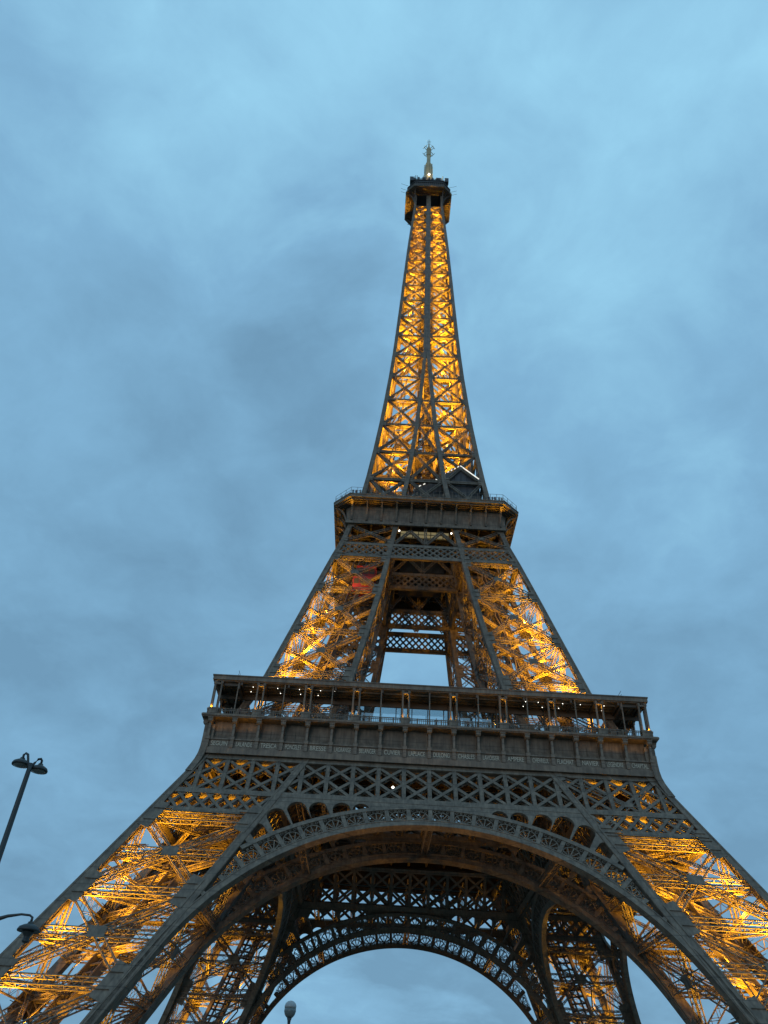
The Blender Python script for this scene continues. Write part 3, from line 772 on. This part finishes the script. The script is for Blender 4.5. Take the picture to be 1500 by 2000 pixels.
# ------------------------------------------------------------------ upper shaft
T3 = [117.3, 128.4, 138.4, 149.1, 159.4, 169.6, 179.5, 189.0, 198.4, 207.4, 215.6, 223.4, 230.6, 237.7, 244.5, 251.2, 257.5, 263.2, 268.2]
ZS = [114, 117.3, 123.6]+T3[1:]+[276]
m = MB(); br = MB(); pl = br
def rotz(p, k):
    c, s_ = round(math.cos(k*math.pi/2)), round(math.sin(k*math.pi/2))
    return np.array([p[0]*c-p[1]*s_, p[0]*s_+p[1]*c, p[2]])
for rot in range(4):
    chs = [(lambda z: cc(0, 0, z), ZS), (lambda z: cc(1, 0, z), ZS), (lambda z: cc(0, 1, z), ZS), (lambda z: cc(1, 1, z), [z for z in ZS if z < 160])]
    for fn, zs in chs:
        rings = []
        for z in zs:
            p = fn(z); c = CW(z)/2
            rings.append([tuple(rotz((p[0]+a*c, p[1]+b*c, z), rot)) for a, b in ((-1, -1), (1, -1), (1, 1), (-1, 1))])
        m.loft(rings)
        # edge angles
        for a in range(len(zs)-1):
            P, Q = fn(zs[a]), fn(zs[a+1]); c0, c1 = CW(zs[a])/2, CW(zs[a+1])/2
            for s_ in (-1, 1):
                m.bar(rotz(P+[s_*(c0-0.1), -c0-0.02, 0], rot), rotz(Q+[s_*(c1-0.1), -c1-0.02, 0], rot), 0.18, 0.08, rotz((0, 1, 0), rot))
    for k in range(len(T3)-1):
        z0, z1 = T3[k], T3[k+1]; sc_ = float(np.interp(z0, [117, 270], [0.85, 0.5])); h_ = 0.5*sc_+0.1
        for f in ((0, 1) if z0 > 150 else (0, 1, 2, 3)):
            n = face_n(f, (z0+z1)/2)
            P = lambda sd, z: rotz(face_pt(f, sd, z), rot)
            nr = rotz(n, rot); g = 0.35
            br.truss(P(0, z0+g), P(1, z1-g), nr, sc_*0.8, h_, 0.17, 0.09)
            br.truss(P(0, z1-g)+nr*0.04, P(1, z0+g)+nr*0.04, nr, sc_*0.78, h_, 0.17, 0.09)
            br.truss(P(0, z0)-nr*0.03, P(1, z0)-nr*0.03, nr, sc_, h_, 0.17, 0.09)
            c = (P(0, z0)+P(1, z1)+P(0, z1)+P(1, z0))/4+nr*(h_/2+0.05); t = P(1, z0)-P(0, z0); t /= np.linalg.norm(t)
            pl.bar(c-t*0.5*sc_, c+t*0.5*sc_, sc_*0.9, 0.05, nr)
            for sd in (0, 1):
                A = P(sd, z0-1.0); B = P(sd, z0+1.0); o_ = nr*(CW(z0)/2-0.02)+(t if sd == 0 else -t)*0.25
                pl.bar(A+o_, B+o_, 0.9, 0.05, nr)
                for dz in (-0.45, 0.45):
                    C0 = P(sd, z0+dz)+nr*(CW(z0)/2+0.05)
                    pl.bar(C0, C0+(t if sd == 0 else -t)*1.1, 0.06, 0.12, nr)
        if I(z0) > 0.6:     # narrow middle panel of the facade
            A = lambda s_, z: rotz((s_*I(z), -(W(z)-CW(z)/2), z), rot); nr = rotz((0, -1, 0), rot)
            if I(z0) > 1.4:
                br.truss(A(-1, z0+0.3), A(1, z1-0.3), nr, sc_*0.8, h_, 0.17, 0.09); br.truss(A(1, z0+0.3)+nr*.04, A(-1, z1-0.3)+nr*.04, nr, sc_*0.8, h_, 0.17, 0.09)
            br.truss(A(-1, z0), A(1, z0), nr, sc_, h_, 0.17, 0.09)
    # plan bracing
    for z in T3[1:]:
        br.truss(rotz(cc(0, 0, z), rot), rotz((-1.8, -1.8, z), rot), (0, 0, 1), 0.5, 0.4, 0.13, 0.08)
        br.truss(rotz(cc(1, 0, z), rot), rotz((-1.8 if I(z) > 1.8 else -0.4, -1.8, z), rot), (0, 0, 1), 0.45, 0.4, 0.13, 0.08)
        br.truss(rotz(cc(0, 0, z), rot), rotz((cc(0, 0, z)*[-1, 1, 1]), rot), (0, 1, 0), 0.4, 0.4, 0.12, 0.07, 0.9)
        zn = min(z+(10 if z < 180 else 7), 268)
        br.truss(rotz(cc(0, 0, z), rot), rotz((-1.8, -1.8, zn-1), rot), (0, 0, 1), 0.4, 0.35, 0.11, 0.06, 0.8)
        br.truss(rotz(cc(1, 0, z), rot), rotz((-0.6, -1.8, zn-1), rot), (0, 1, 0), 0.4, 0.35, 0.11, 0.06, 0.8)
        mid_ = (cc(0, 0, z)+cc(1, 0, z))/2; mid2 = (cc(0, 0, zn)+cc(1, 0, zn))/2
        br.truss(rotz(mid_*[1, 0.72, 1], rot), rotz(mid2*[1, 0.72, 1], rot), (0, 1, 0), 0.35, 0.35, 0.1, 0.06, 0.8)
        br.truss(rotz(cc(0, 0, z)*[0.72, 0.72, 1], rot), rotz(mid2*[1, 0.72, 1], rot), (0, 1, 0), 0.35, 0.3, 0.1, 0.06, 0.8)
shaft = m.build('upper_shaft', IRON, TOWER); br.build('bracing', IRON, shaft)
lc = MB()                                   # lift and stair core
for a, b in ((-1.8, -1.8), (1.8, -1.8), (1.8, 1.8), (-1.8, 1.8), (0, -1.8), (0, 1.8)): lc.bar((a, b, 117), (a, b, 274), 0.32)
z = 118; k = 0
while z < 272:
    for (a, b), (c, d) in (((-1.8, -1.8), (1.8, -1.8)), ((1.8, -1.8), (1.8, 1.8)), ((1.8, 1.8), (-1.8, 1.8)), ((-1.8, 1.8), (-1.8, -1.8))):
        lc.bar((a, b, z), (c, d, z), 0.22); lc.bar((a, b, z), (c, d, z+2.6), 0.12)
    if z < 262:
        s_ = 1 if k % 2 else -1
        for y in (-2.6, 2.6): lc.bar((-1.7*s_, y, z), (1.7*s_, y, z+2.6), 0.5, 0.1); lc.bar((-1.7*s_, y, z+1), (1.7*s_, y, z+3.6), 0.06)
    z += 2.6; k += 1
for z0_, z1_ in ((118, 150), (158, 176), (181, 193)):
    for sx in (-1, 1):
        lc.box(sx*1.0-0.55, sx*1.0+0.55, -1.72, -1.66, z0_, z1_); lc.box(sx*1.0-0.55, sx*1.0+0.55, 1.66, 1.72, z0_, z1_)
for x_ in (-2.7, -2.4, 2.4, 2.7): lc.bar((x_, 0.9, 118), (x_*0.9, 0.9, 266), 0.12)
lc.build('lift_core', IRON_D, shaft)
idk = MB()
h = W(194.5)-1.0
for sx in (-1, 1):
    for sy in (-1, 1):
        idk.bar((sx*0.6, sy*0.6, 194.5), (sx*h, sy*h, 194.5), 2.0, 0.25)
        for o in (-0.95, 0.95): idk.bar((sx*0.6-o*sx*0.7, sy*0.6+o*sy*0.7, 194.2), (sx*h-o*sx*0.7, sy*h+o*sy*0.7, 194.2), 0.12, 0.5)
idk.box(-2.4, 2.4, -2.4, 2.4, 194.7, 194.9)
idk.build('intermediate_deck', IRON, shaft)

# ------------------------------------------------------------------ top platform and mast
m = MB()
ring(m, [(8.26, 2.89, 276.4), (8.26, 2.89, 277.1), (8.0, 2.8, 277.15), (4.6, 0.4, 277.1), (4.6, 0.4, 276.5)])
ring(m, [(8.36, 2.93, 276.75), (8.36, 2.93, 277.0), (8.25, 2.89, 277.0), (8.25, 2.89, 276.75)])
top = m.build('top_platform', IRON, TOWER)
sj = MB()
for h in (7.6, 6.9, 6.2, 5.5): ring(sj, [(h, max(0.3, 2.89-(8.26-h)*0.75), 276.15), (h, max(0.3, 2.89-(8.26-h)*0.75), 276.45), (h-0.15, max(0.25, 2.8-(8.26-h)*0.75), 276.45), (h-0.15, max(0.25, 2.8-(8.26-h)*0.75), 276.15)])
for rot in range(4):
    for k in range(-6, 7): sj.bar(rotz((k*0.8, -8.0, 276.3), rot), rotz((k*0.8*0.95, -4.9, 276.3), rot), 0.1, 0.24)
    for s_ in (-1, 1):                       # curved corner brackets
        pts = []
        for a in np.linspace(0, math.pi/2, 8): pts.append((s_*(5.0), -(5.0+3.0*(1-math.cos(a))), 269.0+7.2*math.sin(a)))
        for a, b in zip(pts[:-1], pts[1:]): sj.bar(rotz(a, rot), rotz(b, rot), 0.3, 0.3)
        pts = []
        for a in np.linspace(0, math.pi/2, 8): pts.append((s_*(5.0+2.0*(1-math.cos(a))), -(5.0+2.0*(1-math.cos(a))), 269.0+7.2*math.sin(a)))
        for a, b in zip(pts[:-1], pts[1:]): sj.bar(rotz(a, rot), rotz(b, rot), 0.22, 0.22)
sj.build('soffit_joist', IRON_D, top)
sh = MB(); sh.box(-4.35, 4.35, -4.35, 4.35, 268.5, 268.75); sh.build('shaft_light_block', IRON_D, top)  # plate added to stop the shaft floodlights, keeping the top platform underside dark
cb = MB()
ring(cb, [(7.6, 2.5, 277.1), (7.6, 2.5, 280.0), (7.9, 2.6, 280.1), (7.9, 2.6, 280.4), (5.5, 1.2, 280.4), (5.5, 1.2, 277.1)])
ring(cb, [(6.5, 1.6, 280.4), (6.7, 1.7, 283.2), (7.0, 1.8, 283.3), (7.0, 1.8, 283.6), (0.5, 0.1, 283.7), (0.5, 0.1, 280.4)])
cabin = cb.build('cabin', DARK, top)
mm = MB()
per = ring_pts(7.7, 2.55, 277.1)
for a, b in zip(per, per[1:]+per[:1]):
    A, B = Vector(a), Vector(b); n_ = max(3, int((B-A).length/0.7))
    for k in range(n_): p = A.lerp(B, k/n_); mm.bar(p, p+Vector((0, 0, 3.1)), 0.08)
    for z in (0.9, 1.8): mm.bar(A+Vector((0, 0, z)), B+Vector((0, 0, z)), 0.06)
mm.build('mesh_screen', IRON, cabin)
an = MB(); rnd = random.Random(5)
per = ring_pts(6.7, 1.7, 283.5)
for a, b in zip(per, per[1:]+per[:1]):
    A, B = Vector(a), Vector(b); n_ = max(4, int((B-A).length/0.55))
    for k in range(n_):
        p = A.lerp(B, k/n_); hgt = rnd.choice((1.2, 1.6, 2.2, 2.6, 3.4)); an.bar(p, p+Vector((0, 0, hgt)), rnd.choice((0.1, 0.16, 0.3)), 0.2)
        if rnd.random() < 0.3: an.box(p.x-0.35, p.x+0.35, p.y-0.3, p.y+0.3, p.z+0.5, p.z+1.8)
    for z in (1.1,): an.bar(A+Vector((0, 0, z)), B+Vector((0, 0, z)), 0.08)
for (x, y) in ((-6.4, -6.4), (6.4, -6.4), (6.4, 6.4), (-6.4, 6.4)):
    an.box(x-0.7, x+0.7, y-0.7, y+0.7, 282.6, 285.2)
for z in (277.3, 283.0, 279.6):             # horizontal whip aerials
    for s_ in (-1, 1): an.bar((s_*7.5, -4.5, z), (s_*10.2, -5.0, z+0.5), 0.07)
an.build('aerial', DARK, top)
do = MB()
do.lathe([(3.6, 283.6), (3.6, 288), (3.9, 288.2), (3.9, 288.7), (3.2, 288.9), (2.9, 291), (2.2, 293.2), (1.6, 294.6), (1.5, 296)], k=12)
dome = do.build('lantern_dome', IRON, top)
ma = MB()
ma.lathe([(1.35, 295.5), (1.35, 308.5), (1.0, 309.2), (0.75, 309.4), (0.75, 316), (0.95, 316.2), (0.95, 322), (0.5, 322.2), (0.3, 325), (0.12, 327.5), (0.1, 330.2)], k=12)
mast = ma.build('antenna_mast', MAST, top)
dp = MB()
z = 297.0
while z < 308.5:                             # panel aerials round the base
    for k in range(8):
        a = k*math.pi/4+0.2; p = Vector((math.cos(a)*1.35, math.sin(a)*1.35, z)); q = Vector((math.cos(a)*1.65, math.sin(a)*1.65, z+0.2))
        dp.bar(p, q, 0.14); dp.bar(q+Vector((0, 0, -0.45)), q+Vector((0, 0, 0.45)), 0.16)
    z += 1.3
for k in range(4):                          # four horizontal crossed dipoles
    a = k*math.pi/2+math.pi/4
    d = Vector((math.cos(a), math.sin(a), 0)); t = Vector((-d.y, d.x, 0)); Z = Vector((0, 0, 320.6))
    for s_ in (-0.4, 0.4):
        dp.bar(Z+d*0.7+t*s_, Z+d*2.35+t*s_, 0.16)
    dp.bar(Z+d*2.35-t*1.1, Z+d*2.35+t*1.1, 0.14)
    dp.bar(Z+d*2.35-Vector((0, 0, 0.9)), Z+d*2.35+Vector((0, 0, 0.9)), 0.1)
for z in (326.3, 327.6, 328.9):
    for k in range(4):
        a = k*math.pi/2; dp.bar((0, 0, z), (math.cos(a)*0.8, math.sin(a)*0.8, z+0.3), 0.1)
dp.build('aerial', MAST, mast)
bulb(mast, 'beacon', (0.15, -1.75, 298.0), 0.45, WHITE_E)

# ------------------------------------------------------------------ floodlights (sodium projectors inside the lattice, throwing upward)
GOLDL = (1.0, 0.45, 0.015)
def lamp(p, power, parent=TOWER, kind='SPOT', rad=0.14, col=GOLDL, aim=(0, 0, 1), cone=150):
    l = bpy.data.lights.new('floodlight', kind); l.energy = power; l.color = col; l.shadow_soft_size = rad
    if kind == 'SPOT': l.spot_size = R(cone); l.spot_blend = 0.5
    o = bpy.data.objects.new('floodlight', l); COL.objects.link(o); o.parent = parent; o.location = p
    o.rotation_euler = (-Vector(aim)).to_track_quat('Z', 'Y').to_euler() if kind == 'SPOT' else (0, 0, 0)
K1, K2, K3 = 20000, 14000, 19000
# strength of each leg: front left, front right, rear right, rear left
LEG = (1.0, 1.4, 0.6, 0.6)
rl_ = random.Random(21)
for rot in range(4):
    g_ = LEG[rot]
    for z, k in ((8.8, 1.1), (13.8, 0.9), (19.8, 1.2), (24.8, 0.95), (30.7, 0.75), (35.6, 0.22)):
        A, C_, D = cc(0, 0, z), cc(1, 1, z), cc(0, 1, z); ctr_ = (A+C_)/2
        lamp(rotz(A*0.55+ctr_*0.45, rot), K1*k*g_, aim=rotz((0.40, 0.40, 1), rot), cone=86, rad=0.14)
        lamp(rotz(ctr_+(cc(0, 1, z)-ctr_)*0.35, rot), K1*0.6*k*g_*rl_.uniform(0.5, 1.4), aim=rotz((0.42, 0.42, 1), rot), cone=70, rad=0.14)
        lamp(rotz(ctr_+(cc(1, 0, z)-ctr_)*0.35, rot), K1*0.45*k*g_*rl_.uniform(0.5, 1.4), aim=rotz((0.42, 0.42, 1), rot), cone=70, rad=0.14)
    lamp(rotz(cc(0, 0, 41.5)*0.6+cc(1, 1, 41.5)*0.4, rot), 2500*g_, aim=rotz((0.45, 0.45, 1), rot), cone=90)
    for z, k in ((59.9, 1.8), (65, 1.35), (70.9, 1.4), (76.2, 1.0), (81.3, 1.1), (87.2, 0.6), (92.7, 0.45)):
        A, C_ = cc(0, 0, z), cc(1, 1, z); ctr_ = (A+C_)/2
        lamp(rotz(A*0.5+ctr_*0.5, rot), K2*k*(g_ if rot < 2 else 0.3), aim=rotz((0.22, 0.22, 1), rot), cone=95, rad=0.14)
    for z in T3[:-1]:
        w_ = W(z)*0.6
        lamp(rotz((-w_, -w_, z+0.9), rot), K3*float(np.interp(z, [117, 190, 268], [1.6, 0.85, 0.5]))*rl_.uniform(0.55, 1.45), aim=rotz((rl_.uniform(-0.2, 0.3), rl_.uniform(-0.2, 0.3), 1), rot), cone=130 if z < 250 else 80)
for s_ in (-1, 1):                            # projectors washing the outer arch soffits from their feet
    for rr in (0, 2):
        P_, Q_ = F(s_*29.3, 22.5, 0.5), F(s_*4, 41.0, 0.5) if rr == 0 else F(s_*19, 36.8, 0.5)
        lamp(rotz(P_, rr), 9500 if rr == 0 else (30000 if s_ < 0 else 18000), aim=rotz(Q_-P_, rr), cone=34 if rr == 0 else 60, rad=0.15)
lamp((1.0, -4.5, 292), 2600, kind='POINT', rad=0.2, col=(1, 0.75, 0.35))
for x in POSTX:                               # small lamps on the gallery pedestals
    lamp((x, -34.8, 59.15), 45, kind='POINT', rad=0.1); lamp((x, -34.55, 62.7), 22, kind='POINT', rad=0.1)
for s_ in (-1, 1):
    for x, k in ((32.9, 60), (31.2, 40), (29.2, 60), (27.6, 45), (25.4, 26), (23.6, 16)): lamp((s_*x, -34.9, 55.6), k*0.34, rad=0.15, aim=(0, 0.35, 1), cone=150)
    for x, k in ((16.9, 230), (14.6, 110), (11.4, 80), (8.2, 40)): lamp((s_*x, -19.2, 115.0), k, rad=0.1, aim=(0, -0.3, 1), cone=120)
    for y in (-10, -2, 6): lamp((s_*19.0, y, 114.6), 75, rad=0.1, aim=(s_*0.3, 0, 1), cone=120)
    lamp((s_*7.2, -2, 270), 5, rad=0.1, aim=(0, 0, 1), cone=130, col=(1, 0.36, 0.1)); lamp((s_*2.5, -7.3, 272.5), 5, rad=0.1, cone=120, col=(1, 0.42, 0.08))
for x, y, z in ((-5.3, -33.5, 48.3), (19.5, -33.0, 47.5), (24.0, -36.0, 42.3), (27, -38, 37), (33, -38, 31), (-3.7, -33, 64.0)):
    bulb(TOWER, 'work_lamp', (x, y, z), 0.2, WHITE_E)

# ------------------------------------------------------------------ red lift cabin in the left leg
lift = empty('lift_cabin', (-12.9, -14.3, 95.6), 'red double deck lift cabin climbing inside the left leg below the second platform', 'lift')
c = MB(); c.box(-2.0, 2.0, -1.7, 1.7, 0, 3.0); c.box(-1.3, 2.7, -1.0, 2.4, 3.15, 6.0)
c.box(-2.1, 2.1, -1.8, 1.8, -0.25, 0.0); c.box(-1.4, 2.8, -1.1, 2.5, 6.0, 6.2)
cb_ = c.build('cabin_body', RED, lift)
w_ = MB()
for k in range(3):
    w_.box(-1.75+k*1.2, -0.75+k*1.2, -1.76, -1.70, 1.2, 2.4); w_.box(-1.05+k*1.2, -0.05+k*1.2, -1.06, -1.0, 4.2, 5.4)
w_.build('window', DARK, lift)

# ------------------------------------------------------------------ ground
g = MB(); g.raw([(-3000, -3000, 3.1), (3000, -3000, 3.1), (3000, 3000, 3.1), (-3000, 3000, 3.1)], [(0, 1, 2, 3)])
go = g.build('ground', GROUND); go['kind'] = 'structure'; go['label'] = 'pale gravel ground spreading under the tower'; go['category'] = 'ground'

# ------------------------------------------------------------------ street lamps
def dish(mb, c, r_, tilt=(0, 0)):
    M3 = Matrix.Rotation(tilt[0], 3, 'X') @ Matrix.Rotation(tilt[1], 3, 'Y')
    mb.lathe([(0.03, 0.22), (0.08, 0.21), (0.1, 0.15), (r_*0.55, 0.115), (r_*0.88, 0.05), (r_, -0.03), (r_*0.97, -0.07), (r_*0.85, -0.05)], c, 20, M3)
L1 = empty('street_lamp', (-20.24, -121.9, 2.04), 'tall dark post with two dish lamps back to back standing left of the tower', 'street lamp')
p = MB(); p.tube([(0, 0, 0), (0, 0, 2.2), (0, 0, 2.25), (0, 0, 12.9), (0, 0, 13.35)], [0.2, 0.19, 0.13, 0.085, 0.075], 12); p.build('pole', LAMPM, L1, True)
for (hx, hy, hz) in ((-0.40, 0.38-0.30, 13.36), (0.22, 0.32, 13.26)):
    a = MB(); hv = Vector((hx, hy, hz))
    a.tube([(0, 0, 13.1), (hx*0.35, hy*0.35, 13.42), (hx*0.6, hy*0.6, hz+0.33), (hx*0.85, hy*0.85, hz+0.38), (hx, hy, hz+0.33), (hx, hy, hz+0.2)], 0.045, 8); a.build('arm', LAMPM, L1, True)
    d_ = MB(); dish(d_, hv, 0.315); hd = d_.build('lamp_head', LAMPM, L1, True)
    e_ = MB(); e_.lathe([(0.27, -0.035), (0.24, -0.09), (0.12, -0.13), (0.01, -0.14)], hv, 16); e_.build('lens', DIFF, hd, True)
L2 = empty('street_lamp', (-21.75, -122.2, 1.94), 'single dark hooded lamp on a curved arm in front of the left tower leg', 'street lamp')
p = MB(); p.tube([(0, 0, 0), (0, 0, 2.2), (0, 0, 2.25), (0, 0, 7.6)], [0.18, 0.17, 0.12, 0.08], 12); p.build('pole', LAMPM, L2, True)
a = MB(); a.tube([(0, 0, 7.45), (0.6, 0.05, 7.65), (1.3, 0.12, 7.95), (2.0, 0.2, 8.27), (2.45, 0.26, 8.45), (2.85, 0.3, 8.53), (3.12, 0.32, 8.52), (3.22, 0.32, 8.46), (3.22, 0.32, 8.3)], [0.1, 0.1, 0.09, 0.075, 0.05, 0.035, 0.035, 0.04, 0.05], 8); a.build('arm', LAMPM, L2, True)
d_ = MB(); hv = Vector((3.22, 0.32, 8.12)); dish(d_, hv, 0.36); hd = d_.build('lamp_head', LAMPM, L2, True)
e_ = MB(); e_.lathe([(0.2, -0.03), (0.16, -0.12), (0.1, -0.2), (0.09, -0.28), (0.12, -0.31), (0.1, -0.38), (0.01, -0.4)], hv, 14); e_.build('lens', LAMPM, hd, True)
L3 = empty('street_lamp', (-9.97, -121.87, 2.28), 'grey globe lamp on a thin post under the far arch', 'street lamp')
p = MB(); p.tube([(0, 0, 0), (0, 0, 1.6), (0, 0, 1.65), (0, 0, 5.55), (0, 0, 5.72), (0, 0, 5.84)], [0.1, 0.1, 0.06, 0.035, 0.05, 0.09], 10); p.build('pole', LAMPM, L3, True)
gb = MB(); gb.lathe([(0.1, 5.82), (0.15, 5.88), (0.18, 5.97), (0.172, 6.04)], k=20); gb.build('globe_bowl', DIFF, L3, True)
gb = MB(); gb.lathe([(0.172, 6.045), (0.18, 6.11), (0.15, 6.18), (0.09, 6.23), (0.01, 6.25)], k=20); gb.build('globe_cap', GLOBE, L3, True)

# ------------------------------------------------------------------ visitors along the railings
SKIN = mat('skin', (0.42, 0.27, 0.2), 0.6, 0, 0.05)
def person_mesh(lean, coat, trousers):
    vs = [(0, 0, 0.95), (0, 0.02, 1.15), (0, 0.05*lean+0.01, 1.36), (0, 0.09*lean, 1.47), (0, 0.12*lean, 1.58), (0, 0.13*lean+0.02, 1.70)]
    rs = [(0.15, 0.11), (0.14, 0.10), (0.16, 0.11), (0.055, 0.055), (0.085, 0.1), (0.07, 0.085)]
    ed = [(0, 1), (1, 2), (2, 3), (3, 4), (4, 5)]
    for sx in (-1, 1):
        o = len(vs)
        vs += [(sx*0.19, 0.04*lean, 1.40), (sx*0.25, 0.02+0.12*lean, 1.14), (sx*0.2, 0.10+0.25*lean, 1.04+0.05*lean), (sx*0.19, 0.15+0.27*lean, 1.03+0.06*lean)]
        rs += [(0.06, 0.06), (0.045, 0.045), (0.035, 0.035), (0.03, 0.025)]
        ed += [(2, o), (o, o+1), (o+1, o+2), (o+2, o+3)]
        o = len(vs)
        vs += [(sx*0.095, 0, 0.86), (sx*0.1, 0.02, 0.48), (sx*0.1, -0.01, 0.09), (sx*0.11, 0.14, 0.04)]
        rs += [(0.095, 0.1), (0.065, 0.07), (0.045, 0.05), (0.045, 0.04)]
        ed += [(0, o), (o, o+1), (o+1, o+2), (o+2, o+3)]
    me = bpy.data.meshes.new('person'); me.from_pydata(vs, ed, [])
    o = bpy.data.objects.new('person_source', me); COL.objects.link(o)
    m_ = o.modifiers.new('skin', 'SKIN'); m2 = o.modifiers.new('sub', 'SUBSURF'); m2.levels = 1
    for k, r_ in enumerate(rs): me.skin_vertices[0].data[k].radius = r_
    me.skin_vertices[0].data[0].use_root = True
    dg = bpy.context.evaluated_depsgraph_get(); dg.update()
    out_ = bpy.data.meshes.new_from_object(o.evaluated_get(dg)); bpy.data.objects.remove(o)
    out_.materials.clear()
    for q in (coat, trousers, SKIN, HAIR): out_.materials.append(q)
    for p in out_.polygons:
        c = p.center; p.use_smooth = True
        p.material_index = 3 if (c.z > 1.66 or (c.z > 1.55 and c.y < 0.1*lean)) else 2 if c.z > 1.46 or (c.y > 0.13+0.2*lean and 0.95 < c.z < 1.2) else 0 if c.z > 0.86 else 1
    return out_
HAIR = mat('hair', (0.03, 0.02, 0.015), 0.6, 0, 0.1)
COATS = [mat('coat_navy', (0.03, 0.035, 0.06), 0.8), mat('coat_grey', (0.12, 0.12, 0.12), 0.8), mat('coat_beige', (0.25, 0.2, 0.14), 0.8), mat('coat_maroon', (0.13, 0.03, 0.035), 0.8)]
TR = mat('trousers', (0.03, 0.03, 0.04), 0.8)
PM = [person_mesh(l, c, TR) for l, c in ((1, COATS[0]), (0.4, COATS[1]), (1, COATS[2]), (0, COATS[3]))]
def people(spots, label, group):
    for k, (x, y, z, a) in enumerate(spots):
        o = bpy.data.objects.new('person', PM[(k*7+k//3) % 4]); COL.objects.link(o)
        o.location = (x, y, z); o.rotation_euler = (0, 0, a)
        sc_ = 0.94+0.1*((k*37) % 10)/10; o.scale = (sc_, sc_, sc_)
        o['label'] = label; o['category'] = 'person'; o['group'] = group
PI = math.pi
people([(-16.3, -19.75, 117.5, PI), (-15.6, -19.7, 117.5, PI*0.95), (-14.7, -19.75, 117.5, PI), (-17.9, -18.2, 117.5, PI*0.78), (-18.8, -17.3, 117.5, PI*0.75),
        (13.6, -19.75, 117.5, PI), (14.4, -19.7, 117.5, PI*1.05), (15.0, -19.75, 117.5, PI), (15.9, -19.7, 117.5, PI), (16.5, -19.6, 117.5, PI*1.1), (17.8, -18.2, 117.5, PI*1.25),
        (18.7, -17.4, 117.5, PI*1.25), (-8.2, -19.75, 117.5, PI), (-7.5, -19.7, 117.5, PI), (-2.2, -19.75, 117.5, PI), (3.6, -19.75, 117.5, PI), (6.4, -19.7, 117.5, PI*0.9)],
       'visitor leaning at the railing of the middle platform, halfway up the tower', 'visitors along the middle platform railing')
people([(-31.3, -34.1, 57.75, PI), (-29.9, -34.05, 57.75, PI), (-23.6, -34.1, 57.75, PI), (-17.2, -34.1, 57.75, PI), (-10.3, -34.1, 57.75, PI), (-7.6, -33.6, 57.75, PI*0.6), (1.1, -34.1, 57.75, PI),
        (6.1, -33.8, 57.75, PI*1.2), (9.4, -34.1, 57.75, PI), (17.3, -34.1, 57.75, PI), (22.1, -34.05, 57.75, PI), (23.0, -34.1, 57.75, PI), (29.6, -34.1, 57.75, PI), (31.0, -34.05, 57.75, PI*1.1)],
       'visitor standing behind the balustrade of the lowest gallery above the engraved names', 'visitors in the lowest gallery')
